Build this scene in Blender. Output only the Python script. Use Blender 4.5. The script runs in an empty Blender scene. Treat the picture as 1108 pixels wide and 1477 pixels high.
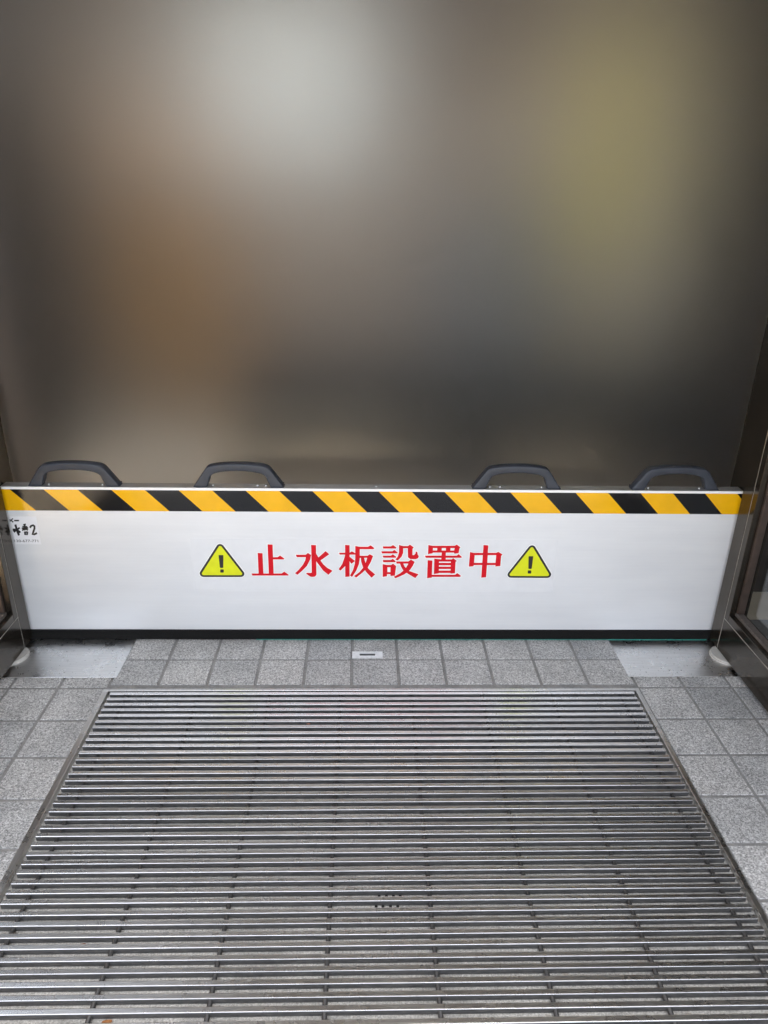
import bpy, bmesh, math, random
from mathutils import Vector, Matrix, geometry
random.seed(7)
R = math.radians
S = bpy.context.scene
COL = S.collection

# ------------------------------------------------------------------ camera
CAM_H, CAM_X = 1.3862, 0.0355
cd = bpy.data.cameras.new('camera')
cd.sensor_fit = 'VERTICAL'; cd.sensor_height = 36.0
cd.lens = 36.0 * 1036.13 / 1477.0
cd.clip_start = 0.05; cd.clip_end = 1500
cam = bpy.data.objects.new('camera', cd); COL.objects.link(cam)
cam.matrix_world = (Matrix.Translation((CAM_X, 0, CAM_H)) @ Matrix.Rotation(R(-1.76605), 4, 'Z')
                    @ Matrix.Rotation(R(90 - 23.31581), 4, 'X') @ Matrix.Rotation(R(1.01143), 4, 'Z'))
S.camera = cam

# ------------------------------------------------------------------ sky, sun, exposure
SUN_TRAVEL = Vector((-0.12, 0.02, -1.0)).normalized()
w = bpy.data.worlds.new('World'); S.world = w; w.use_nodes = True
wn = w.node_tree.nodes; wl = w.node_tree.links
wn.clear()
wo = wn.new('ShaderNodeOutputWorld'); bg = wn.new('ShaderNodeBackground'); sky = wn.new('ShaderNodeTexSky')
sky.sky_type = 'NISHITA'; sky.sun_disc = False
sky.sun_elevation = math.asin(-SUN_TRAVEL.z)
sky.sun_rotation = math.atan2(-SUN_TRAVEL.x, -SUN_TRAVEL.y)
sky.air_density = 1.0; sky.dust_density = 3.0; sky.ozone_density = 1.0
bg.inputs['Strength'].default_value = 0.15
hs = wn.new('ShaderNodeHueSaturation'); hs.inputs['Saturation'].default_value = 0.35
wl.new(sky.outputs[0], hs.inputs['Color']); wl.new(hs.outputs[0], bg.inputs['Color']); wl.new(bg.outputs[0], wo.inputs['Surface'])
sd = bpy.data.lights.new('sun', 'SUN'); sd.energy = 5.0; sd.angle = R(0.5); sd.color = (1.0, 0.95, 0.87)
sun = bpy.data.objects.new('sun', sd); COL.objects.link(sun)
sun.rotation_euler = SUN_TRAVEL.to_track_quat('-Z', 'Y').to_euler()
sun.location = (0, -4, 12)
S.view_settings.view_transform = 'Standard'; S.view_settings.look = 'None'
S.view_settings.gamma = 1.0; S.view_settings.exposure = 2.02
S.view_settings.use_curve_mapping = False
S.render.engine = 'CYCLES'
S.cycles.max_bounces = 10; S.cycles.transmission_bounces = 8; S.cycles.diffuse_bounces = 4
S.cycles.glossy_bounces = 5
S.cycles.use_denoising = True

# ------------------------------------------------------------------ helpers
def mat(name):
    m = bpy.data.materials.new(name); m.use_nodes = True
    nt = m.node_tree; b = nt.nodes['Principled BSDF']
    return m, nt, b
def N(nt, t, **kw):
    n = nt.nodes.new(t)
    for k, v in kw.items():
        if k in n.inputs: n.inputs[k].default_value = v
        else: setattr(n, k, v)
    return n
def coords(nt, scale=(1, 1, 1), world=False):
    if world:
        src = N(nt, 'ShaderNodeNewGeometry').outputs['Position']
    else:
        src = N(nt, 'ShaderNodeTexCoord').outputs['Object']
    mp = N(nt, 'ShaderNodeMapping'); mp.inputs['Scale'].default_value = scale
    nt.links.new(src, mp.inputs['Vector'])
    return mp.outputs[0]
def ramp(nt, fac, stops):
    r = N(nt, 'ShaderNodeValToRGB')
    e = r.color_ramp.elements
    while len(e) < len(stops): e.new(0.5)
    for i, (p, c) in enumerate(stops):
        e[i].position = p
        e[i].color = (c, c, c, 1) if not isinstance(c, tuple) else (*c, 1)
    nt.links.new(fac, r.inputs[0])
    return r.outputs[0]
def mixc(nt, fac, a, b, mode='MIX'):
    m = N(nt, 'ShaderNodeMix', data_type='RGBA', blend_type=mode)
    for s, v in ((m.inputs[0], fac), (m.inputs[6], a), (m.inputs[7], b)):
        if hasattr(v, 'links'): nt.links.new(v, s)
        elif isinstance(v, (int, float)): s.default_value = v
        else: s.default_value = (*v, 1) if len(v) == 3 else v
    return m.outputs[2]
def noise(nt, vec, scale, detail=2, rough=0.5):
    n = N(nt, 'ShaderNodeTexNoise'); n.inputs['Scale'].default_value = scale
    n.inputs['Detail'].default_value = detail; n.inputs['Roughness'].default_value = rough
    nt.links.new(vec, n.inputs['Vector'])
    return n.outputs['Fac']
def bump(nt, b, h, strength, dist=0.001):
    n = N(nt, 'ShaderNodeBump'); n.inputs['Strength'].default_value = strength; n.inputs['Distance'].default_value = dist
    nt.links.new(h, n.inputs['Height']); nt.links.new(n.outputs[0], b.inputs['Normal'])
def plain(name, col, rough=0.5, metal=0.0, vary=0.06, scale=30, spec=0.5, coat=0.0):
    m, nt, b = mat(name)
    v = coords(nt, world=True)
    f = noise(nt, v, scale, 4)
    lo = tuple(c * (1 - vary) for c in col); hi = tuple(min(1, c * (1 + vary)) for c in col)
    nt.links.new(ramp(nt, f, [(0.3, lo), (0.7, hi)]), b.inputs['Base Color'])
    b.inputs['Roughness'].default_value = rough; b.inputs['Metallic'].default_value = metal
    b.inputs['Specular IOR Level'].default_value = spec; b.inputs['Coat Weight'].default_value = coat
    return m

# ------------------------------------------------------------------ materials
def tile_mat():
    m, nt, b = mat('granite_tile')
    v = coords(nt, world=True)
    vo = N(nt, 'ShaderNodeTexVoronoi'); vo.inputs['Scale'].default_value = 370; nt.links.new(v, vo.inputs['Vector'])
    sp_ = N(nt, 'ShaderNodeSeparateColor'); nt.links.new(vo.outputs['Color'], sp_.inputs[0])
    f1 = sp_.outputs[0]
    c = ramp(nt, f1, [(0.0, 0.22), (0.22, 0.33), (0.5, 0.47), (0.8, 0.61), (1.0, 0.74)])
    f2 = noise(nt, v, 140, 3, 0.6)
    c = mixc(nt, 1.0, c, ramp(nt, f2, [(0.36, 0.78), (0.64, 1.12)]), 'MULTIPLY')
    big = ramp(nt, noise(nt, v, 6, 5, 0.65), [(0.3, 0.74), (0.65, 1.06)])
    c = mixc(nt, 1.0, c, big, 'MULTIPLY')
    st = ramp(nt, noise(nt, v, 26, 4, 0.7), [(0.68, 1.0), (0.76, 0.72)])
    c = mixc(nt, 0.8, c, st, 'MULTIPLY')
    oi = N(nt, 'ShaderNodeObjectInfo')
    tone = ramp(nt, oi.outputs['Random'], [(0, (0.88, 0.89, 0.89)), (1, (1.08, 1.07, 1.05))])
    c = mixc(nt, 1.0, c, tone, 'MULTIPLY')
    nt.links.new(c, b.inputs['Base Color'])
    b.inputs['Roughness'].default_value = 0.55
    return m
def grout_mat():
    m, nt, b = mat('cement_grout')
    v = coords(nt, world=True)
    f = noise(nt, v, 150, 6, 0.7); g = noise(nt, v, 9, 4, 0.6)
    c = ramp(nt, f, [(0.3, (0.21, 0.208, 0.202)), (0.7, (0.35, 0.345, 0.335))])
    c = mixc(nt, 1.0, c, ramp(nt, g, [(0.3, 0.75), (0.7, 1.1)]), 'MULTIPLY')
    nt.links.new(c, b.inputs['Base Color']); b.inputs['Roughness'].default_value = 0.9
    bump(nt, b, f, 0.6, 0.0015)
    return m
def steel_mat(name, base, r0, r1, dirt=0.0, stretch=(3, 160, 160), aniso=0.0):
    m, nt, b = mat(name)
    v = coords(nt, stretch, world=True); vw = coords(nt, world=True)
    f = noise(nt, v, 4, 4, 0.7)
    g = noise(nt, vw, 14, 6, 0.7)
    c = mixc(nt, 1.0, base, ramp(nt, f, [(0.25, 0.82), (0.75, 1.1)]), 'MULTIPLY')
    if dirt:
        sp = ramp(nt, noise(nt, vw, 120, 3, 0.6), [(0.66, 0.0), (0.72, dirt)])
        c = mixc(nt, sp, c, (0.05, 0.045, 0.04))
    nt.links.new(c, b.inputs['Base Color'])
    b.inputs['Metallic'].default_value = 1.0
    rr = ramp(nt, g, [(0.3, r0), (0.7, r1)])
    nt.links.new(rr, b.inputs['Roughness'])
    bump(nt, b, f, 0.06, 0.0006)
    return m
def bar_mat():
    m, nt, b = mat('worn_steel_bar')
    vw = coords(nt, world=True)
    st = noise(nt, coords(nt, (5, 260, 60), world=True), 5, 4, 0.7)
    g = noise(nt, vw, 3.2, 6, 0.7)
    blot = noise(nt, coords(nt, (40, 110, 40), world=True), 2, 5, 0.7)
    oi = N(nt, 'ShaderNodeObjectInfo')
    c = mixc(nt, 1.0, (0.80, 0.80, 0.81), ramp(nt, st, [(0.3, 0.62), (0.6, 1.06)]), 'MULTIPLY')
    c = mixc(nt, 1.0, c, ramp(nt, oi.outputs['Random'], [(0, 0.80), (1, 1.10)]), 'MULTIPLY')
    grime = ramp(nt, blot, [(0.58, 0.0), (0.76, 0.6)])
    c = mixc(nt, grime, c, (0.085, 0.078, 0.070))
    nt.links.new(c, b.inputs['Base Color'])
    nt.links.new(ramp(nt, blot, [(0.58, 1.0), (0.76, 0.4)]), b.inputs['Metallic'])
    nt.links.new(ramp(nt, g, [(0.35, 0.23), (0.68, 0.33)]), b.inputs['Roughness'])
    bump(nt, b, st, 0.05, 0.0004)
    return m
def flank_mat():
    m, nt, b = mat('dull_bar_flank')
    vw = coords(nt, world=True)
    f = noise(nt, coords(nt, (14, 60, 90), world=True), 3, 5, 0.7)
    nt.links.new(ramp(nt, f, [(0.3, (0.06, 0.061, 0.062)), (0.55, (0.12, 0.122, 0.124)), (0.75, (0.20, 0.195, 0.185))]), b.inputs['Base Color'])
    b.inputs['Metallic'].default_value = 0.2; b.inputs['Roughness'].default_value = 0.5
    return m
def pan_mat():
    m, nt, b = mat('mortar_bed')
    v = coords(nt, world=True)
    f = noise(nt, v, 260, 4, 0.7); g = noise(nt, v, 7, 5, 0.65); h = noise(nt, v, 22, 4, 0.6)
    c = ramp(nt, f, [(0.3, (0.32, 0.31, 0.285)), (0.7, (0.80, 0.79, 0.75))])
    c = mixc(nt, 1.0, c, ramp(nt, g, [(0.35, 0.62), (0.6, 1.0)]), 'MULTIPLY')
    c = mixc(nt, ramp(nt, h, [(0.62, 0.0), (0.74, 0.5)]), c, (0.22, 0.14, 0.07))
    nt.links.new(c, b.inputs['Base Color']); b.inputs['Roughness'].default_value = 0.9
    bump(nt, b, f, 0.7, 0.002)
    return m
def panel_mat():
    m, nt, b = mat('white_painted_aluminium')
    v = coords(nt, world=True)
    sep = N(nt, 'ShaderNodeSeparateXYZ'); nt.links.new(v, sep.inputs[0])
    mu = N(nt, 'ShaderNodeMath', operation='MULTIPLY'); nt.links.new(sep.outputs['Z'], mu.inputs[0]); mu.inputs[1].default_value = 2 * math.pi / 0.0115
    sn = N(nt, 'ShaderNodeMath', operation='SINE'); nt.links.new(mu.outputs[0], sn.inputs[0])
    f = noise(nt, coords(nt, (1.2, 1, 9), world=True), 3, 3)
    sm = noise(nt, coords(nt, (1.0, 1, 1.6), world=True), 4, 3, 0.5)
    c = ramp(nt, f, [(0.3, (0.75, 0.77, 0.795)), (0.7, (0.79, 0.81, 0.83))])
    c = mixc(nt, 1.0, c, ramp(nt, sm, [(0.30, 0.975), (0.65, 1.0)]), 'MULTIPLY')
    nt.links.new(c, b.inputs['Base Color'])
    b.inputs['Metallic'].default_value = 0.10
    nt.links.new(ramp(nt, sm, [(0.3, 0.28), (0.7, 0.34)]), b.inputs['Roughness'])
    bump(nt, b, sn.outputs[0], 0.16, 0.0003)
    return m
def bronze_mat():
    m, nt, b = mat('bronze_anodised_metal')
    vw = coords(nt, world=True)
    g = noise(nt, vw, 5, 6, 0.7); s = noise(nt, coords(nt, (60, 3, 60), world=True), 6, 4, 0.7)
    c = ramp(nt, g, [(0.3, (0.072, 0.061, 0.049)), (0.7, (0.098, 0.084, 0.068))])
    sc = ramp(nt, noise(nt, vw, 70, 5, 0.7), [(0.72, 0.0), (0.76, 0.35)])
    c = mixc(nt, sc, c, (0.4, 0.38, 0.34))
    nt.links.new(c, b.inputs['Base Color'])
    b.inputs['Metallic'].default_value = 0.85
    nt.links.new(ramp(nt, g, [(0.3, 0.10), (0.75, 0.22)]), b.inputs['Roughness'])
    bump(nt, b, s, 0.03, 0.0005)
    return m
def tape_mat(name, col):
    m, nt, b = mat(name)
    v = coords(nt, world=True)
    f = noise(nt, v, 900, 2)
    g = noise(nt, v, 18, 4)
    c = mixc(nt, 1.0, col, ramp(nt, g, [(0.3, 0.94), (0.7, 1.05)]), 'MULTIPLY')
    nt.links.new(c, b.inputs['Base Color'])
    b.inputs['Roughness'].default_value = 0.12; b.inputs['Specular IOR Level'].default_value = 0.5
    bump(nt, b, f, 0.10, 0.0003)
    return m
def foam_mat():
    m, nt, b = mat('black_foam_rubber')
    v = coords(nt, world=True)
    f = noise(nt, v, 420, 3, 0.7)
    nt.links.new(ramp(nt, f, [(0.35, 0.004), (0.7, 0.022)]), b.inputs['Base Color']); b.inputs['Specular IOR Level'].default_value = 0.15
    b.inputs['Roughness'].default_value = 0.85
    bump(nt, b, f, 0.6, 0.002)
    return m
def plastic_mat():
    m, nt, b = mat('dark_grey_plastic')
    v = coords(nt, world=True)
    f = noise(nt, v, 600, 2); g = noise(nt, v, 25, 4)
    nt.links.new(ramp(nt, g, [(0.3, (0.027, 0.032, 0.044)), (0.7, (0.038, 0.045, 0.061))]), b.inputs['Base Color'])
    nt.links.new(ramp(nt, g, [(0.3, 0.42), (0.7, 0.55)]), b.inputs['Roughness'])
    bump(nt, b, f, 0.25, 0.0006)
    return m
def glass_mat(name, rough, tint=(1, 1, 1), ior=1.45):
    m, nt, b = mat(name)
    v = coords(nt, world=True)
    f = noise(nt, v, 3, 3)
    b.inputs['Base Color'].default_value = (*tint, 1)
    b.inputs['Transmission Weight'].default_value = 1.0
    b.inputs['IOR'].default_value = ior
    nt.links.new(ramp(nt, f, [(0.3, max(0, rough - 0.015)), (0.7, rough + 0.015)]), b.inputs['Roughness'])
    return m
M = {}
M['tile'] = tile_mat(); M['grout'] = grout_mat(); M['pan'] = pan_mat(); M['panel'] = panel_mat()
M['bronze'] = bronze_mat(); M['foam'] = foam_mat(); M['plastic'] = plastic_mat()
M['plate'] = steel_mat('brushed_steel_plate', (0.82, 0.82, 0.82), 0.20, 0.40, 0.9)
M['bar'] = bar_mat()
M['bar_side'] = flank_mat()
M['frame'] = steel_mat('steel_frame', (0.55, 0.54, 0.53), 0.2, 0.42, 0.5, (120, 4, 120))
M['alu'] = steel_mat('aluminium_rail', (0.75, 0.76, 0.77), 0.4, 0.55, 0.0)
M['yellow'] = tape_mat('yellow_tape', (0.86, 0.46, 0.005))
M['black'] = tape_mat('black_tape', (0.008, 0.008, 0.009))
M['red'] = plain('red_vinyl', (0.64, 0.001, 0.012), 0.45, vary=0.06, spec=0.3)
M['white'] = plain('white_vinyl', (0.88, 0.89, 0.89), 0.4, vary=0.02)
M['lemon'] = plain('lemon_yellow_vinyl', (0.73, 0.78, 0.008), 0.35, vary=0.05)
M['ink'] = plain('black_ink', (0.014, 0.014, 0.016), 0.4)
M['film'] = plain('clear_film_on_white', (0.755, 0.775, 0.80), 0.22, vary=0.02)
M['paper'] = plain('white_label_paper', (0.86, 0.87, 0.90), 0.45, vary=0.02)
M['disc'] = plain('white_plastic', (0.48, 0.47, 0.44), 0.4, vary=0.1, scale=60)
M['green'] = plain('green_tape', (0.05, 0.36, 0.30), 0.5)
M['seal'] = plain('pale_sealant', (0.42, 0.40, 0.36), 0.6, vary=0.25, scale=80)
M['dark'] = plain('painted_slot_shade', (0.010, 0.010, 0.010), 0.9)  # near-black colour standing for the shade inside slots
M['dust'] = plain('dusty_bronze', (0.11, 0.095, 0.085), 0.6, vary=0.4, scale=120)
M['recess'] = plain('brown_bronze_recess', (0.075, 0.055, 0.046), 0.35, 0.3, vary=0.2)
M['clear'] = glass_mat('clear_glass', 0.015, (0.80, 0.84, 0.85))
M['frost'] = glass_mat('frosted_glass', 0.95, (0.95, 0.95, 0.95), 1.22)

def world_loc(p):
    v = Vector((0, 0, 0))
    while p is not None:
        v += Vector(p.location); p = p.parent
    return v
def obj(name, me, m=None, parent=None, loc=None):
    o = bpy.data.objects.new(name, me); COL.objects.link(o)
    if parent is not None: o.parent = parent
    if loc is not None: o.location = loc
    if m is not None and not me.materials: me.materials.append(m)
    return o
def tag(o, label, cat, group=None):
    o['label'] = label; o['category'] = cat
    if group: o['group'] = group
    return o
def thing(name, loc, label, cat, group=None):
    o = bpy.data.objects.new(name, None); COL.objects.link(o); o.location = loc
    o.empty_display_size = 0.05
    return tag(o, label, cat, group)
def part_bm(name, bm, m, parent=None, smooth=False):
    """bm holds world coordinates; the object is placed at its parent's origin"""
    off = world_loc(parent)
    bmesh.ops.translate(bm, verts=bm.verts, vec=-off)
    bmesh.ops.recalc_face_normals(bm, faces=bm.faces)
    me = bpy.data.meshes.new(name); bm.to_mesh(me); bm.free()
    if smooth:
        for p in me.polygons: p.use_smooth = True
    return obj(name, me, m, parent)
def box_bm(x0, x1, y0, y1, z0, z1, bev=0.0, seg=1, bm=None):
    own = bm is None
    b = bmesh.new()
    r = bmesh.ops.create_cube(b, size=1.0)
    for v in b.verts:
        v.co = Vector((x0 + (v.co.x + .5) * (x1 - x0), y0 + (v.co.y + .5) * (y1 - y0), z0 + (v.co.z + .5) * (z1 - z0)))
    if bev: bmesh.ops.bevel(b, geom=b.edges[:], offset=bev, segments=seg, affect='EDGES', profile=0.5)
    if own: return b
    me = bpy.data.meshes.new('tmp'); b.to_mesh(me); b.free(); bm.from_mesh(me); bpy.data.meshes.remove(me)
    return bm
def box(name, x0, x1, y0, y1, z0, z1, m, parent=None, bev=0.0, seg=1):
    return part_bm(name, box_bm(x0, x1, y0, y1, z0, z1, bev, seg), m, parent)
def prism_bm(poly, y0, y1, holes=(), bm=None):
    """outline in (x, z), extruded from y0 (front) to y1"""
    if bm is None: bm = bmesh.new()
    loops = [[Vector((x, z, 0)) for x, z in poly]] + [[Vector((x, z, 0)) for x, z in h] for h in holes]
    pts = [p for l in loops for p in l]
    tris = geometry.tessellate_polygon(loops)
    f = [bm.verts.new((p.x, y0, p.y)) for p in pts]; k = [bm.verts.new((p.x, y1, p.y)) for p in pts]
    for t in tris:
        try:
            bm.faces.new([f[i] for i in t]); bm.faces.new([k[i] for i in reversed(t)])
        except ValueError: pass
    i0 = 0
    for l in loops:
        n = len(l)
        for i in range(n):
            a, b2 = i0 + i, i0 + (i + 1) % n
            bm.faces.new((f[a], f[b2], k[b2], k[a]))
        i0 += n
    return bm
def structure(o): o['kind'] = 'structure'; return o

# ------------------------------------------------------------------ the setting
D = 2.1057                       # front of the barrier
XL, XR = -1.0815, 1.2375         # inner faces of the two glazed side leaves
P = 0.15                         # tile pitch
GX0, GX1, GY0, GY1 = -0.759, 0.900, 0.42, 1.831   # grate opening

bm = bmesh.new()
bmesh.ops.create_grid(bm, x_segments=2, y_segments=2, size=400)
bmesh.ops.translate(bm, verts=bm.verts, vec=(0, 0, -0.06))
structure(part_bm('ground', bm, plain('pale_paving', (0.30, 0.285, 0.26), 0.9, vary=0.2, scale=3)))

# floor bed (the joints between the tiles) with the hole for the grate
FX0, FX1, FY0, FY1 = -1.205, 1.95, -1.05, 2.24
bm = bmesh.new()
ZG = -0.0035
for x0, x1, y0, y1 in ((FX0, GX0, FY0, FY1), (GX1, FX1, FY0, FY1), (GX0, GX1, GY1, FY1), (GX0, GX1, FY0, GY0)):
    box_bm(x0, x1, y0, y1, -0.05, ZG, bm=bm)
floor = structure(part_bm('floor', bm, M['grout']))

def tile_me(sx, sy):
    bm = box_bm(-sx / 2, sx / 2, -sy / 2, sy / 2, -0.008, 0.0)
    top = [e for e in bm.edges if all(v.co.z > -0.001 for v in e.verts)]
    bmesh.ops.bevel(bm, geom=top, offset=0.0014, segments=1, affect='EDGES')
    bmesh.ops.delete(bm, geom=[f for f in bm.faces if f.normal.z < -0.5], context='FACES')
    bmesh.ops.recalc_face_normals(bm, faces=bm.faces)
    me = bpy.data.meshes.new('tile'); bm.to_mesh(me); bm.free(); me.materials.append(M['tile'])
    return me
tile_cache = {}
J = 0.0047
def put_tile(x0, x1, y0, y1):
    sx, sy = round(x1 - x0, 4), round(y1 - y0, 4)
    if sx < 0.012 or sy < 0.012: return
    if (sx, sy) not in tile_cache: tile_cache[(sx, sy)] = tile_me(sx, sy)
    o = obj('tile', tile_cache[(sx, sy)], None, floor, ((x0 + x1) / 2, (y0 + y1) / 2, random.uniform(-0.0004, 0.0003)))
    o.rotation_euler = (random.uniform(-1, 1) * 0.0025, random.uniform(-1, 1) * 0.0025, random.uniform(-1, 1) * 0.004)
ROW0 = 1.985
for k in range(-10, 12):
    x0, x1 = P * k + J, P * (k + 1) - J
    if x1 > 1.62 or x0 < -1.21: continue
    for j in range(-1, 11):
        y0, y1 = ROW0 - P * (j + 1) + J, ROW0 - P * j - J
        inx = x1 > GX0 + 0.02 and x0 < GX1 - 0.02
        if inx:
            if j > 0: continue
            if j == 0: y0 = 1.8535
        put_tile(x0, x1, y0, y1)

structure(box('stone_paving', -4.5, -1.206, -3.0, 3.2, -0.05, -0.001, plain('beige_stone_paving', (0.58, 0.46, 0.33), 0.7, vary=0.25, scale=25)))

# grate pit under the bars
bm = bmesh.new()
box_bm(GX0, GX1, GY0, GY1, -0.048, -0.0160, bm=bm)
pit = structure(part_bm('grate_pit', bm, M['pan']))
for xs, y in (((0.0741, 0.0901, 0.1055, 0.1205), 1.1122), ((0.0672, 0.082, 0.0985, 0.1142), 1.087)):
    for x in xs:
        box('drain_slot_dark', x - 0.0031, x + 0.0031, y - 0.0075, y + 0.0065, -0.0161, -0.0152, M['dark'], pit)  # black boxes on the bed paint the darkness of the holes

# interior floor beyond the glass
INF = plain('beige_interior_floor', (0.70, 0.60, 0.45), 0.5, vary=0.12, scale=5)
structure(box('interior_floor', -3.2, 3.4, 2.245, 4.6, -0.05, -0.006, INF))

# unseen canopy, its edges set to shape sun and sky light on the entrance
can = thing('unseen_shade_canopy', (0.08, 1.0, 2.62), 'unseen flat grey canopy roof that shades the entrance', 'canopy')
CANM = plain('grey_soffit', (0.34, 0.33, 0.32), 0.7, vary=0.08)
box('soffit', -1.00, 2.10, 0.60, 3.16, 2.62, 2.78, CANM, can, 0.006)
box('fascia', -1.02, 2.12, 0.57, 0.598, 2.58, 2.80, M['bronze'], can, 0.003)

# ------------------------------------------------------------------ steel cover plates
for (x0, x1, y0, y1, lab) in ((-1.16, -0.7375, 1.8855, 2.20, 'brushed steel cover plate on the tiles at the left end of the barrier'),
                              (0.8885, 1.32, 1.8875, 2.20, 'brushed steel cover plate on the tiles at the right end of the barrier')):
    t = thing('cover_plate', ((x0 + x1) / 2, (y0 + y1) / 2, 0), lab, 'steel plate', 'steel cover plates at the barrier ends')
    box('plate', x0, x1, y0, y1, 0.0004, 0.0024, M['plate'], t, 0.0005)
    fx = x1 - 0.03 if x0 < 0 else x0 + 0.03

# ------------------------------------------------------------------ the grate
grate = thing('floor_grate', (0.07, 1.1, 0), 'large steel bar grate set into the tiled floor in front of the barrier', 'grate')
box('frame_side', GX0, GX0 + 0.0165, GY0, GY1 - 0.012, -0.0155, 0.0012, M['frame'], grate, 0.0012)
box('frame_side', GX1 - 0.0135, GX1, GY0, GY1 - 0.012, -0.0155, 0.0012, M['frame'], grate, 0.0012)
box('frame_end', GX0, GX1, GY1 - 0.0115, GY1, -0.0155, 0.0012, M['frame'], grate, 0.0012)
box('frame_end', GX0, GX1, GY0 - 0.0125, GY0 - 0.0005, -0.0155, 0.0012, M['frame'], grate, 0.0012)
BX0, BX1 = -0.7335, 0.8795
bw, bh, br = 0.0113, 0.0135, 0.0016
prof = [(-bw/2, -bh), (-bw/2, -br)]
for i in range(1, 4): a = math.pi - i * math.pi / 6; prof.append((-bw/2 + br + br*math.cos(a), -br + br*math.sin(a)))
for i in range(0, 3): a = math.pi/2 - i * math.pi / 6; prof.append((bw/2 - br + br*math.cos(a), -br + br*math.sin(a)))
prof += [(bw/2, -br), (bw/2, -bh)]
bm = bmesh.new()
L = (BX1 - BX0) / 2
va = [bm.verts.new((-L, y, z)) for y, z in prof]; vb = [bm.verts.new((L, y, z)) for y, z in prof]
n = len(prof)
for i in range(n): bm.faces.new((va[i], va[(i+1) % n], vb[(i+1) % n], vb[i]))
bm.faces.new(va); bm.faces.new(list(reversed(vb)))
bmesh.ops.recalc_face_normals(bm, faces=bm.faces)
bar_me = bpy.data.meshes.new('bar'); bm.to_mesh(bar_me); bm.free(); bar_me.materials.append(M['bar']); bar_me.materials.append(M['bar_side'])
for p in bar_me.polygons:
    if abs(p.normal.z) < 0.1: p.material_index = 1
goff = grate.location
y = 1.804 + bw / 2
while y > GY0 + 0.01:
    o = obj('bar', bar_me, None, grate, (0.073 + random.uniform(-0.0006, 0.0006) - goff.x, y + random.uniform(-0.0004, 0.0004) - goff.y, random.uniform(-0.0005, 0.0005)))
    o.rotation_euler = (random.uniform(-1, 1) * 0.03, random.uniform(-1, 1) * 0.0006, random.uniform(-1, 1) * 0.0009)
    y -= 0.02544
bm = bmesh.new()
bmesh.ops.create_cone(bm, cap_ends=True, segments=12, radius1=0.0050, radius2=0.0050, depth=GY1 - GY0 - 0.03)
bmesh.ops.rotate(bm, verts=bm.verts, cent=(0, 0, 0), matrix=Matrix.Rotation(R(90), 3, 'X'))
rod_me = bpy.data.meshes.new('cross_rod'); bm.to_mesh(rod_me); bm.free()
for p in rod_me.polygons: p.use_smooth = len(p.vertices) == 4
rod_me.materials.append(plain('grey_steel_rod', (0.050, 0.049, 0.048), 0.45, 0.2, vary=0.2, scale=120))
for k in range(8):
    obj('cross_rod', rod_me, None, grate, (-0.684 + 0.2172 * k - goff.x, (GY0 + GY1) / 2 - goff.y, -0.0078))

# ------------------------------------------------------------------ latch plate in the floor
lt = thing('floor_latch_plate', (0.05, 2.007, 0), 'small bright metal latch plate with a dark slot between the floor tiles', 'latch plate')
bm = prism_bm([(0.0, 1.9895), (0.1012, 1.9895), (0.1012, 2.0254), (0.0, 2.0254)], 0, 0.004,
              [[(0.0265, 2.0015), (0.0745, 2.0015), (0.0765, 2.0035), (0.0765, 2.0115), (0.0745, 2.0135), (0.0265, 2.0135), (0.0245, 2.0115), (0.0245, 2.0035)]])
for v in bm.verts: v.co = Vector((v.co.x, v.co.z, v.co.y))          # outline was (x, y)
part_bm('face_plate', bm, plain('satin_nickel', (0.80, 0.81, 0.82), 0.45, 0.5, vary=0.1, scale=90), lt)
box('slot_dark', 0.022, 0.079, 1.9990, 2.016, 0.0002, 0.0012, M['dark'], lt)  # black box paints the shade down in the slot

# ------------------------------------------------------------------ the flood barrier
BL, BR = XL - 0.012, XR + 0.012
bar = thing('flood_barrier', (0.08, D, 0), 'long white flood barrier panel with red lettering across the doorway', 'flood barrier')
ZB, ZT = 0.0385, 0.5575
box('panel', BL, BR, D, D + 0.040, ZB, 0.5490, M['panel'], bar)
box('top_rail', BL, BR, D - 0.0016, D + 0.0395, 0.5493, ZT, M['alu'], bar, 0.0012)
box('edge_trim', BL, BR, D - 0.0034, D - 0.0018, 0.5497, 0.5578, M['white'], bar)
# foam gasket with a slightly wavy lower edge
bm = bmesh.new(); nseg = 90
rows = []
for i in range(nseg + 1):
    x = BL + (BR - BL) * i / nseg
    dz = 0.0009 * math.sin(x * 5.1) + 0.0006 * math.sin(x * 17 + 1)
    rows.append([bm.verts.new(c) for c in ((x, D - 0.006, 0.0030 + dz), (x, D - 0.006, ZB - 0.0012 + 0.4 * dz), (x, D + 0.036, ZB - 0.0006), (x, D + 0.036, 0.0026))])
for i in range(nseg):
    for q in range(4):
        bm.faces.new((rows[i][q], rows[i][(q+1) % 4], rows[i+1][(q+1) % 4], rows[i+1][q]))
bm.faces.new(rows[0]); bm.faces.new(list(reversed(rows[-1])))
part_bm('foam_gasket', bm, M['foam'], bar)
box('green_tape_strip', -0.33, XR - 0.004, D - 0.0085, D - 0.0062, 0.0026, 0.0037, M['green'], bar)

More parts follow.
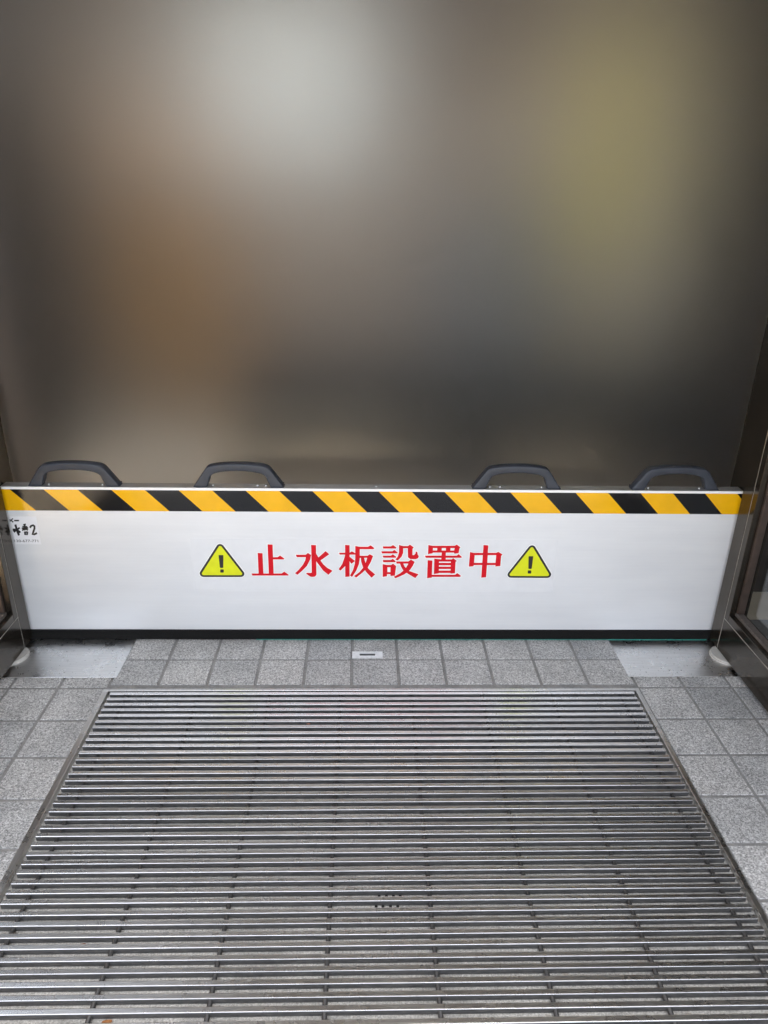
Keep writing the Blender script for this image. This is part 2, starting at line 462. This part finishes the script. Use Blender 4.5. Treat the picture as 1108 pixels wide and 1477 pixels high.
# hazard tape: each stripe a piece
tz0, tz1 = 0.4772, 0.5492
tape = box('hazard_tape', BL + 0.0005, BR - 0.0005, D - 0.0006, D - 0.0001, tz0, tz1, M['black'], bar)
sp, ph, sh = 0.1043, -0.9610, 0.0690
def clip_poly(poly, xa, xb):
    def clip(pl, keep, xc):
        out = []
        for i in range(len(pl)):
            a, b = pl[i], pl[(i + 1) % len(pl)]
            ia, ib = keep(a[0]), keep(b[0])
            if ia: out.append(a)
            if ia != ib:
                t = (xc - a[0]) / (b[0] - a[0]); out.append((xc, a[1] + t * (b[1] - a[1])))
        return out
    return clip(clip(poly, lambda v: v >= xa, xa), lambda v: v <= xb, xb)
for i in range(-3, 24):
    xa, xb = ph + sp * i, ph + sp * (i + 1)
    pl = clip_poly([(xa, tz1), (xb, tz1), (xb + sh, tz0), (xa + sh, tz0)], BL + 0.0005, BR - 0.0005)
    if len(pl) < 3: continue
    ye = i % 2 == 0
    part_bm('yellow_stripe' if ye else 'black_stripe', prism_bm(pl, D - (0.0010 if ye else 0.0009), D - 0.00065), M['yellow' if ye else 'black'], tape)

# four carrying handles
def handle(cx):
    z0 = ZT + 0.0004
    def fillet(pts, it=2):
        for _ in range(it):
            out = [pts[0]]
            for a, c in zip(pts[:-1], pts[1:]):
                out += [(a[0] * .75 + c[0] * .25, a[1] * .75 + c[1] * .25), (a[0] * .25 + c[0] * .75, a[1] * .25 + c[1] * .75)]
            pts = out + [pts[-1]]
        return pts
    outer = [(-0.142, 0), (-0.1005, 0.0600), (-0.093, 0.0665), (-0.082, 0.0705), (-0.045, 0.0755), (0, 0.0772), (0.045, 0.0755), (0.082, 0.0705), (0.093, 0.0665), (0.1005, 0.0600), (0.142, 0)]
    inner = [(0.099, 0), (0.0905, 0.020), (0.0875, 0.033), (0.079, 0.0425), (0.060, 0.0490), (0.030, 0.0530), (0, 0.0540), (-0.030, 0.0530), (-0.060, 0.0490), (-0.079, 0.0425), (-0.0875, 0.033), (-0.0905, 0.020), (-0.099, 0)]
    def resample(pts, n):
        ls = [0]
        for a, c in zip(pts[:-1], pts[1:]): ls.append(ls[-1] + math.hypot(c[0] - a[0], c[1] - a[1]))
        out = []
        for k in range(n + 1):
            t = ls[-1] * k / n; q = 0
            while q < len(ls) - 2 and ls[q + 1] < t: q += 1
            u = (t - ls[q]) / max(1e-9, ls[q + 1] - ls[q])
            out.append((pts[q][0] + (pts[q+1][0] - pts[q][0]) * u, pts[q][1] + (pts[q+1][1] - pts[q][1]) * u))
        return out
    po, pi_ = resample(fillet(outer, 3), 44), resample(fillet(inner[::-1], 2), 44)
    b = bmesh.new(); rings = []
    dy, c1, rr = 0.016, 0.0045, 0.0045
    for (ox, oz), (ix, iz) in zip(po, pi_):
        d = Vector((ox - ix, oz - iz)); hl = d.length / 2; d.normalize()
        mx, mz = (ox + ix) / 2, (oz + iz) / 2
        ring = []
        for sx, sy, a0 in ((1, 1, 0), (-1, 1, 90), (-1, -1, 180), (1, -1, 270)):
            for q in range(4):
                a = R(a0 + 30 * q)
                p = sx * (hl - rr) + rr * math.cos(a); yy = sy * (dy - rr) + rr * math.sin(a)
                ring.append(b.verts.new((cx + mx + d.x * p, D + 0.0195 + yy, z0 + max(0.0, mz + d.y * p))))
        rings.append(ring)
    m_ = len(rings[0])
    for a, c in zip(rings[:-1], rings[1:]):
        for q in range(m_): b.faces.new((a[q], a[(q+1) % m_], c[(q+1) % m_], c[q]))
    b.faces.new(rings[0]); b.faces.new(rings[-1][::-1])
    for f_ in b.faces: f_.smooth = len(f_.verts) == 4
    h = part_bm('handle', b, M['plastic'], bar)
    box('foot', cx - 0.139, cx - 0.101, D + 0.0355, D + 0.0388, z0, z0 + 0.006, M['plastic'], h, 0.001)
    box('foot', cx + 0.101, cx + 0.139, D + 0.0355, D + 0.0388, z0, z0 + 0.006, M['plastic'], h, 0.001)
    for s in (-1, 1):
        b = bmesh.new()
        bmesh.ops.create_cone(b, cap_ends=True, segments=10, radius1=0.0042, radius2=0.0030, depth=0.003)
        bmesh.ops.translate(b, verts=b.verts, vec=(cx + s * 0.083, D + 0.021, ZT + 0.0016))
        part_bm('screw', b, M['alu'], h)
for cx in (-0.868, -0.357, 0.5205, 1.0300): handle(cx)
for x in (0.075, -0.30, 0.47):
    b = bmesh.new()
    bmesh.ops.create_cone(b, cap_ends=True, segments=10, radius1=0.0050, radius2=0.0036, depth=0.003)
    bmesh.ops.translate(b, verts=b.verts, vec=(x, D + 0.022, ZT + 0.0016))
    part_bm('rail_screw', b, M['alu'], bar)

# ---- lettering.  Strokes were measured on the board and are given in board metres through bd()
F, PI_, YA, RO = 1036.13, R(23.31581), R(1.76605), R(1.01143)
def bd(x, y):
    u = (x - 554) / F; v = (y - 738.5) / F
    u, v = u * math.cos(RO) + v * math.sin(RO), -u * math.sin(RO) + v * math.cos(RO)
    X, Y, Z = u, math.cos(PI_) - v * math.sin(PI_), -math.sin(PI_) - v * math.cos(PI_)
    X, Y = X * math.cos(YA) + Y * math.sin(YA), -X * math.sin(YA) + Y * math.cos(YA)
    t = D / Y
    return (CAM_X + X * t, CAM_H + Z * t)
def conv(pts, ox, oy, s): return [bd(ox + x / s, oy + y / s) for x, y in pts]
def area(p): return sum(p[i][0] * p[(i+1) % len(p)][1] - p[(i+1) % len(p)][0] * p[i][1] for i in range(len(p))) / 2
def grow(p, d):
    if area(p) < 0: p = list(reversed(p))
    out = []; n = len(p)
    for i in range(n):
        a, b, c = Vector(p[i-1]), Vector(p[i]), Vector(p[(i+1) % n])
        e1 = (b - a).normalized(); e2 = (c - b).normalized()
        n1 = Vector((e1.y, -e1.x)); n2 = Vector((e2.y, -e2.x))
        m = n1 + n2
        if m.length < 1e-4: m = n1
        m.normalize()
        k = d / max(0.5, m.dot(n1))
        out.append((b.x + m.x * k, b.y + m.y * k))
    return out
film = box('clear_film', -0.523, 0.672, D - 0.0004, D - 0.0001, 0.191, 0.381, M['film'], bar)
A = (355, 775, 8.523); B = (480, 775, 8.523); C = (605, 775, 8.523)
GL = [
 (A, [[(143,190),(203,195),(215,446),(155,446)], [(265,85),(327,88),(340,446),(280,446)],
      [(333,243),(388,243),(418,222),(472,260),(466,271),(333,271)], [(66,443),(440,443),(470,420),(526,460),(520,469),(78,469)]]),
 (A, [[(800,92),(860,95),(866,460),(850,480),(825,486),(795,484),(770,468),(742,450),(742,435),(800,436),(808,430)],
      [(612,213),(735,213),(760,190),(800,215),(790,270),(750,350),(690,410),(633,460),(602,440),(650,395),(700,335),(728,280),(735,243),(622,243)],
      [(860,195),(890,245),(978,168),(1024,207),(915,284),(950,330),(1000,375),(1064,410),(1013,460),(950,410),(905,350),(868,300),(860,290)]]),
 (B, [[(78,188),(208,188),(235,170),(280,195),(280,212),(208,212),(85,212)], [(152,92),(208,95),(208,482),(154,486)],
      [(156,205),(156,350),(97,408),(72,392),(115,330),(140,260)], [(205,235),(275,290),(230,325),(205,290)],
      [(277,105),(333,115),(433,115),(468,97),(514,132),(500,144),(333,144),(333,260),(322,330),(290,410),(238,486),(212,470),(250,400),(272,320),(277,250)],
      [(330,225),(430,225),(455,206),(497,228),(470,300),(430,370),(370,430),(290,494),(262,475),(330,425),(375,370),(410,300),(424,250),(330,252)],
      [(345,246),(385,246),(400,305),(440,385),(523,455),(478,496),(415,430),(370,360),(350,300)]]),
 (B, [[(614,110),(715,110),(742,93),(785,125),(778,137),(622,137)], [(597,170),(735,170),(757,152),(800,185),(795,197),(605,197)],
      [(614,224),(715,224),(738,207),(783,238),(775,250),(622,250)], [(614,278),(715,278),(738,262),(775,293),(768,305),(622,305)],
      ([(614,328),(665,338),(720,338),(742,322),(780,352),(765,470),(710,474),(708,452),(668,452),(668,478),(614,486)], [[(672,366),(710,366),(710,427),(672,427)]]),
      [(815,93),(870,106),(925,106),(950,88),(996,122),(982,140),(980,215),(1000,218),(1018,195),(1018,172),(1040,178),(1045,212),(1058,230),(1050,255),(1020,268),(955,266),(925,245),(922,133),(868,133),(866,190),(845,240),(800,283),(770,272),(800,235),(815,180)],
      [(780,295),(930,295),(962,272),(1008,300),(985,350),(950,400),(880,455),(770,503),(750,484),(830,440),(890,390),(930,322),(785,322)],
      [(825,318),(866,318),(885,360),(940,412),(1055,452),(1015,500),(930,450),(870,410),(840,360)]]),
 (C, [([(110,93),(165,103),(435,103),(460,87),(505,122),(492,140),(482,195),(430,200),(425,187),(165,187),(160,198),(106,205)],
       [[(168,131),(220,131),(218,161),(165,161)], [(276,131),(326,131),(326,161),(274,161)], [(383,131),(433,131),(428,161),(380,161)]]),
      [(68,224),(460,224),(482,205),(524,240),(515,251),(78,251)], [(275,185),(326,185),(324,275),(268,275)],
      ([(183,260),(268,270),(400,270),(415,255),(462,290),(445,300),(438,440),(385,445),(380,437),(240,437),(235,442),(178,450)],
       [[(242,297),(386,297),(385,313),(241,313)], [(241,342),(385,342),(384,360),(240,360)], [(240,388),(384,388),(383,408),(239,408)]]),
      [(102,280),(160,284),(152,495),(94,502)], [(148,459),(440,459),(465,438),(512,472),(500,485),(148,485)]]),
 (C, [[(788,93),(848,98),(820,490),(760,495)],
      ([(622,180),(675,190),(945,190),(970,177),(1022,210),(1005,228),(995,352),(932,358),(935,340),(668,340),(665,355),(608,360)],
       [[(680,218),(785,218),(780,313),(671,313)], [(841,218),(945,218),(935,313),(834,313)]])]),
]
for base, strokes in GL:
    halo = bmesh.new(); ink = bmesh.new()
    for i, s in enumerate(strokes):
        o, hs = s if isinstance(s, tuple) else (s, [])
        o = conv(o, *base); hs = [conv(h, *base) for h in hs]
        prism_bm(grow(o, 0.0022), D - 0.00055 - 0.00002 * i, D - 0.00042, bm=halo)
        prism_bm(o, D - 0.00090 - 0.00003 * i, D - 0.00076, hs, bm=ink)
    ch = part_bm('character', ink, M['red'], film)
    part_bm('character_outline', halo, M['white'], film)

def rounded_tri(cs, r, n=8):
    pts = []
    for i in range(3):
        a, b, c = Vector(cs[i-1]), Vector(cs[i]), Vector(cs[(i+1) % 3])
        d1 = (b - a).normalized(); d2 = (c - b).normalized()
        n1 = math.atan2(-d1.x, d1.y); n2 = math.atan2(-d2.x, d2.y)
        while n2 < n1: n2 += 2 * math.pi
        for k in range(n + 1):
            t = n1 + (n2 - n1) * k / n
            pts.append((b.x + r * math.cos(t), b.y + r * math.sin(t)))
    return pts
def warning(dx, flip):
    T = (280, 775, 13.035); px = 0.00222 / 13.035
    f = (lambda p: (dx - p[0], p[1])) if flip else (lambda p: (p[0] + dx, p[1]))
    cs = [bd(280 + x / 13.035, 775 + y / 13.035) for x, y in ((494, 190), (875, 680), (180, 680))]
    cs = [f(c) for c in cs]
    if area(cs) < 0: cs.reverse()
    sgn = 1
    def tri(r): return rounded_tri_ccw(cs, r)
    a = part_bm('warning_triangle', prism_bm(tri(74 * px), D - 0.0010, D - 0.00085), M['ink'], film)
    part_bm('triangle_outline', prism_bm(tri(90 * px), D - 0.00066, D - 0.00045), M['white'], film)
    part_bm('yellow_field', prism_bm(tri(33 * px), D - 0.00125, D - 0.00105), M['lemon'], film)
    ex = [(466,330),(545,330),(553,340),(551,563),(540,572),(497,572),(487,560),(463,340)]
    do = [(502,600),(553,600),(561,610),(561,652),(553,660),(502,660),(494,652),(494,610)]
    b = prism_bm([f(p) for p in conv(ex, *T)], D - 0.0015, D - 0.0013)
    prism_bm([f(p) for p in conv(do, *T)], D - 0.0015, D - 0.0013, bm=b)
    part_bm('exclamation_mark', b, M['ink'], film)
def rounded_tri_ccw(cs, r, n=8):
    pts = []
    for i in range(3):
        a, b, c = Vector(cs[i-1]), Vector(cs[i]), Vector(cs[(i+1) % 3])
        d1 = (b - a).normalized(); d2 = (c - b).normalized()
        n1 = math.atan2(-d1.x, d1.y); n2 = math.atan2(-d2.x, d2.y)
        while n2 < n1: n2 += 2 * math.pi
        for k in range(n + 1):
            t = n1 + (n2 - n1) * k / n
            pts.append((b.x + r * math.cos(t), b.y + r * math.sin(t)))
    return pts
warning(0.0, False)
warning(0.5887 - 0.4294 + 0.0, True)

# ---- white name label at the left end
lab = box('paper_label', XL + 0.0008, -1.0000, D - 0.0009, D - 0.0003, 0.3588, 0.4560, M['paper'], bar)
def strip(pts, wd):
    """a brush stroke: outline round a polyline (label drawing units)"""
    l, r = [], []
    for i, p in enumerate(pts):
        a = Vector(pts[max(0, i-1)]); c = Vector(pts[min(len(pts)-1, i+1)])
        d = (c - a).normalized(); nn = Vector((-d.y, d.x)) * wd * 0.5
        q = Vector(p)
        l.append((q + nn)[:]); r.append((q - nn)[:])
    return l + r[::-1]
LB = (0, 730, 13.85)
strokes = [([(262,245),(226,280),(270,318)], 20), ([(288,286),(384,286)], 20), ([(200,262),(216,284),(208,306)], 14),
 ([(312,365),(330,430),(355,510),(385,582)], 30), ([(258,462),(318,462),(325,480),(285,518)], 24), ([(398,428),(352,462)], 26), ([(346,468),(375,495),(412,526)], 28),
 ([(470,372),(520,358)], 22), ([(440,440),(566,432)], 24), ([(452,404),(550,408)], 18), ([(500,372),(500,482)], 24), ([(498,440),(450,484)], 22), ([(504,440),(562,476)], 22),
 ([(498,506),(505,562),(550,566),(556,508)], 22), ([(500,516),(552,510)], 16), ([(505,536),(550,536)], 12),
 ([(604,428),(628,392),(664,378),(694,400),(694,445),(672,510),(654,562),(690,560),(744,536)], 28)]
b = bmesh.new()
for i, (pts, wd) in enumerate(strokes):
    prism_bm(conv(strip(pts, wd * 1.35), *LB), D - 0.00125 - 0.00003 * i, D - 0.00105, bm=b)
part_bm('brush_lettering', b, M['ink'], lab)
def text_bm(body, x, z, height, y, width=None):
    cu = bpy.data.curves.new('txt', 'FONT'); cu.body = body; cu.size = 1.0
    to = bpy.data.objects.new('txt', cu); COL.objects.link(to)
    dg = bpy.context.evaluated_depsgraph_get()
    me = bpy.data.meshes.new_from_object(to.evaluated_get(dg))
    bpy.data.objects.remove(to); bpy.data.curves.remove(cu)
    b = bmesh.new(); b.from_mesh(me); bpy.data.meshes.remove(me)
    xs = [v.co.x for v in b.verts]; ys = [v.co.y for v in b.verts]
    sx = width / (max(xs) - min(xs)); sz = height / (max(ys) - min(ys))
    for v in b.verts: v.co = Vector((x + (v.co.x - min(xs)) * sx, y, z + (v.co.y - min(ys)) * sz))
    return b
(tx0, tz), (tx1, _) = bd(300 / 13.85, 730 + 716 / 13.85), bd(772 / 13.85, 730 + 716 / 13.85)
part_bm('phone_number', text_bm('120-677-771', tx0, tz, 0.0088, D - 0.00125, tx1 - tx0), M['ink'], lab)

# ------------------------------------------------------------------ glazed side leaves
def side_leaf(X0, s, label):
    t = thing('glazed_side_door', (X0, 1.55, 0), label, 'door', 'bronze glazed doors flanking the barrier')
    def bx(name, d0, d1, y0, y1, z0, z1, m, parent=t, bev=0.0012):
        xa, xb = sorted((X0 + s * d0, X0 + s * d1))
        return box(name, xa, xb, y0, y1, z0, z1, m, parent, bev)
    Yf, Ys, Yl = 2.0897, 2.0315, 2.0035
    Ye = 0.95
    bx('stile', 0, 0.06, Ys, Yf, 0.014, 2.60, M['bronze'])
    bx('seal_strip', 0.0007, 0.05, Ys - 0.0019, Ys - 0.0001, 0.014, 2.44, M['seal'], bev=0)
    bx('stile_lip', 0, 0.06, Yl, Ys - 0.0021, 0.1330, 2.42, M['bronze'])
    bx('bottom_rail', 0, 0.06, Ye, Ys - 0.0021, 0.014, 0.1308, M['bronze'])
    bx('seal_strip', 0.0007, 0.05, Ye, Ys - 0.0021, 0.1310, 0.1328, M['seal'], bev=0)
    bx('rail_lip', 0, 0.06, Ye + 0.09, Yl - 0.0002, 0.1330, 0.1580, M['bronze'])
    bx('far_stile', 0, 0.06, Ye, Ye + 0.088, 0.1330, 2.42, M['bronze'])
    bx('top_rail', 0, 0.06, Ye, Ys - 0.0021, 2.4225, 2.52, M['bronze'])
    bx('glazing_bead', 0.020, 0.043, Yl - 0.011, Yl - 0.0004, 0.1695, 2.42, M['recess'])
    b = bx('glazing_bead', 0.018, 0.043, Ye + 0.09, Yl - 0.0006, 0.1584, 0.1690, M['dust'])
    bx('glass_pane', 0.0445, 0.0505, Ye + 0.0885, Yl - 0.0006, 0.1584, 2.42, M['clear'], bev=0)
    return t
side_leaf(XL, -1, 'bronze framed glass door on the left end of the barrier beside the white label')
side_leaf(XR, 1, 'bronze framed glass door on the right end of the barrier')
for X0, s, lb in ((XL, -1, 'bronze door post behind the left end of the barrier'), (XR, 1, 'bronze door post behind the right end of the barrier')):
    xa, xb = sorted((X0 + s * 0.016, X0 + s * 0.12))
    po = box('door_post', xa, xb, 2.0925, 2.24, 0.003, 2.60, M['bronze'], None, 0.0015)
    tag(po, lb, 'post', 'bronze door posts')

# white round floor caps tucked under the doors
for (cx, lb) in ((-1.116, 'white round plastic cap on the floor under the left glass door'), (1.2615, 'white round plastic cap on the floor under the right glass door')):
    t = thing('round_plastic_cap', (cx, 2.0, 0.0026), lb, 'plastic cap', 'white caps under the doors')
    for nm, r1, r2, z0, z1, m in (('base_ring', 0.057, 0.056, 0.0026, 0.0066, M['disc']), ('cap', 0.0545, 0.052, 0.0067, 0.0112, M['disc'])):
        b = bmesh.new()
        bmesh.ops.create_cone(b, cap_ends=True, segments=48, radius1=r1, radius2=r2, depth=z1 - z0)
        bmesh.ops.translate(b, verts=b.verts, vec=(cx, 2.0, (z0 + z1) / 2))
        part_bm(nm, b, m, t)

# ------------------------------------------------------------------ beyond the barrier: frosted screen added for blur, invented things behind it
fs = thing('added_blur_screen', (0.08, 2.20, 0), 'tall frosted glass screen added behind the barrier to blur the room beyond', 'glass screen')  # added screen; its rough glass makes the background blur
box('frosted_pane', XL - 0.014, XR + 0.014, 2.196, 2.204, 0.02, 2.58, M['frost'], fs)
box('bottom_channel', XL - 0.014, XR + 0.014, 2.186, 2.214, 0.003, 0.0195, M['bronze'], fs, 0.001)
box('head_channel', XL - 0.014, XR + 0.014, 2.186, 2.214, 2.5805, 2.615, M['bronze'], fs, 0.001)

def blur_box(name, label, cat, x0, x1, y0, y1, z0, z1, col, rough=0.6, parts=None):  # invented things whose colours make the blurred patches
    t = thing(name, ((x0 + x1) / 2, (y0 + y1) / 2, z0), label, cat)
    m = plain(name + '_finish', col, rough, vary=0.1, scale=6)
    box('body', x0, x1, y0, y1, z0, z1, m, t, 0.006)
    return t, m
bw_ = box('back_wall', -3.0, 3.2, 3.40, 3.55, -0.05, 2.9, plain('taupe_wall', (0.36, 0.315, 0.27), 0.8, vary=0.08, scale=4))
tag(bw_, 'taupe wall far behind the frosted glass', 'wall')
t, m = blur_box('invented_board', 'invented pale board for the bright blurred patch high up left of the middle behind the frosted glass', 'board', -0.60, 0.06, 3.30, 3.395, 1.55, 2.06, (0.80, 0.88, 0.92))  # invented; its pale colour makes the bright patch
t, m = blur_box('invented_cabinet', 'invented brown cabinet for the blurred brown patch on the left behind the frosted glass', 'cabinet', -0.98, -0.52, 3.12, 3.36, 0.55, 1.42, (0.31, 0.175, 0.06))  # cabinet and its doors are invented to give the brown blur
for x in (-0.975, -0.7475): box('cabinet_door', x, x + 0.2225, 3.102, 3.1195, 0.58, 1.39, m, t, 0.004)
t, m = blur_box('invented_beam', 'invented dark brown board for the dark blur at the top middle behind the frosted glass', 'beam', 0.10, 0.66, 3.25, 3.395, 1.80, 2.05, (0.05, 0.03, 0.018))  # invented for the dark brown blur near the top
t, m = blur_box('invented_banner', 'invented olive yellow banner for the blurred olive patch on the right behind the frosted glass', 'banner', 0.84, 1.14, 3.20, 3.24, 1.20, 1.95, (0.43, 0.385, 0.12))  # banner and pole are invented to carry the olive blur
box('banner_pole', 0.985, 1.015, 3.245, 3.275, 0.0, 2.0, m, t)
t, m = blur_box('invented_bench', 'invented low dark bench for the dark blurred band behind the right half of the barrier', 'bench', -0.45, 1.35, 2.72, 3.1, 0.43, 0.80, (0.012, 0.013, 0.012))  # invented bench, near black to darken the lower blur
for x in (-0.40, 1.24): box('leg', x, x + 0.06, 2.76, 3.06, 0.0, 0.4295, m, t)
t, m = blur_box('invented_panel', 'invented cream panel for the pale blur at the far right behind the frosted glass', 'panel', 1.145, 1.355, 3.30, 3.395, 0.75, 1.85, (0.75, 0.71, 0.60))  # invented panel lightening the blur at far right
t, m = blur_box('invented_box', 'invented beige box for the beige blur low at the left behind the frosted glass', 'box', -1.12, -0.50, 2.55, 3.09, 0.0, 0.43, (0.80, 0.72, 0.58))  # invented box brightening the blur low at the left
t, m = blur_box('invented_ledge', 'invented low beige ledge brightening the blur just behind the barrier', 'ledge', -0.46, 1.35, 2.40, 2.66, 0.0, 0.36, (0.55, 0.48, 0.38))  # ledge added to brighten the lowest band of the blur
t, m = blur_box('edge_dark_beam', 'dark beam added to darken the top of the blur behind the frosted glass', 'beam', -1.12, 1.355, 3.02, 3.10, 2.06, 2.35, (0.04, 0.035, 0.03))  # added beam; its dark colour stands for the darkened top edge
t, m = blur_box('invented_locker', 'invented blue grey locker for the grey blur in the middle behind the frosted glass', 'locker', 0.32, 0.80, 3.12, 3.36, 0.0, 1.45, (0.13, 0.14, 0.15))  # locker and its doors are invented for the grey blur
for x in (0.33, 0.563): box('locker_door', x, x + 0.227, 3.104, 3.1195, 0.06, 1.42, m, t, 0.004)
for nm, x0, x1, lb in (('blur_edge_wall', -2.0, -1.13, 'dark wall added to darken the left edge of the blur behind the frosted glass'), ('blur_edge_wall', 1.36, 2.2, 'dark wall added to darken the right edge of the blur behind the frosted glass')):
    o = box(nm, x0, x1, 2.45, 3.395, -0.04, 2.8, plain('dark_wall', (0.02, 0.017, 0.015), 0.7, vary=0.1, scale=5))  # dark walls put in to darken both side edges of the blur
    tag(o, lb, 'wall', 'added dark edge walls behind the glass')

# outside the leaves
tw = thing('timber_wall', (-2.02, 1.9, 0), 'tan timber wall outside the left glass door', 'wall')
TM = plain('tan_timber', (0.50, 0.30, 0.12), 0.55, vary=0.2, scale=12)
for k in range(6):
    box('plank', -2.06, -2.02, -0.9 + 0.52 * k, -0.388 + 0.52 * k, 0.0, 1.2, TM, tw, 0.004)
rw = box('grey_wall', 1.92, 2.06, -1.0, 2.44, -0.05, 2.7, plain('grey_render', (0.16, 0.16, 0.165), 0.85, vary=0.12, scale=8))
tag(rw, 'dark grey wall outside the right glass door', 'wall')

# ------------------------------------------------------------------ little things: scraps and crumbs
def scrap(name, label, x, y, z, size, m, cat):
    b = bmesh.new()
    n = 7
    top = []; bot = []
    for i in range(n):
        a = 2 * math.pi * i / n
        r = size * random.uniform(0.6, 1.0)
        dz = random.uniform(0, size * 0.25)
        top.append(b.verts.new((r * math.cos(a) * 1.8, r * math.sin(a) * 0.55, 0.0012 + dz)))
        bot.append(b.verts.new((r * math.cos(a) * 1.7, r * math.sin(a) * 0.5, 0.0003 + dz * 0.6)))
    b.faces.new(top); b.faces.new(list(reversed(bot)))
    for i in range(n): b.faces.new((top[i], bot[i], bot[(i+1) % n], top[(i+1) % n]))
    o = part_bm(name, b, m); o.location = (x, y, z); o.rotation_euler.z = random.uniform(-0.2, 0.2)
    tag(o, label, cat); return o
LEAF = plain('dry_leaf', (0.20, 0.075, 0.03), 0.7, vary=0.3, scale=150)
WHT = plain('pale_chip', (0.62, 0.58, 0.5), 0.7, vary=0.2, scale=150)
scrap('leaf_scrap', 'rusty brown leaf scrap in the gap between bars at the lower left', -0.5279, 1.0079, -0.0150, 0.0085, LEAF, 'leaf')
scrap('leaf_scrap', 'orange brown leaf scrap between bars at the bottom edge, left', -0.4329, 0.8582, -0.0150, 0.0080, plain('orange_leaf', (0.34, 0.14, 0.04), 0.7, vary=0.3, scale=150), 'leaf')
scrap('leaf_scrap', 'tiny reddish leaf crumb on the far bars left of the middle', -0.1208, 1.6689, -0.0030, 0.0035, plain('red_leaf', (0.36, 0.12, 0.06), 0.7, vary=0.2, scale=150), 'leaf')
scrap('paper_chip', 'pale paper chip lying between bars right of the middle', 0.3398, 1.1115, -0.0150, 0.0060, WHT, 'chip')
def crumb(x, y, z, s):
    r = bmesh.ops.create_icosphere(b, subdivisions=1, radius=s)
    for v in r['verts']:
        v.co = Vector((x + v.co.x * random.uniform(.6, 1.4), y + v.co.y * random.uniform(.6, 1.4), z + v.co.z * 0.6))
b = bmesh.new()
for k in range(260):
    crumb(random.uniform(-0.74, 0.88), random.uniform(0.8, 1.75), -0.0158, random.choice((0.0006, 0.0009, 0.0013, 0.0021)))
o = part_bm('grit', b, plain('pale_grit', (0.34, 0.31, 0.27), 0.9, vary=0.6, scale=60))
o['kind'] = 'stuff'; o['label'] = 'pale grit caught in the pit between the grate bars'; o['category'] = 'grit'
b = bmesh.new()
for k in range(90):
    crumb(random.gauss(1.0, 0.05), 1.8835 + random.uniform(-0.0025, 0.001), -0.001, random.uniform(0.0007, 0.0022))
for k in range(30):
    crumb(random.uniform(-1.08, -0.74), 1.883 + random.uniform(-0.0025, 0.001), -0.001, random.uniform(0.0005, 0.0014))
for k in range(40):
    crumb(random.uniform(0.9, 1.22), random.uniform(1.9, 2.08), 0.0026, random.uniform(0.0004, 0.0011))
for k in range(24):
    crumb(random.uniform(-1.06, -0.9), random.uniform(2.06, 2.095), 0.0026, random.uniform(0.0004, 0.0016))
o = part_bm('dirt_crumbs', b, plain('dirt', (0.10, 0.075, 0.055), 0.9, vary=0.4, scale=200))
o['kind'] = 'stuff'; o['label'] = 'brown dirt crumbs along the edges of the steel plates'; o['category'] = 'dirt'
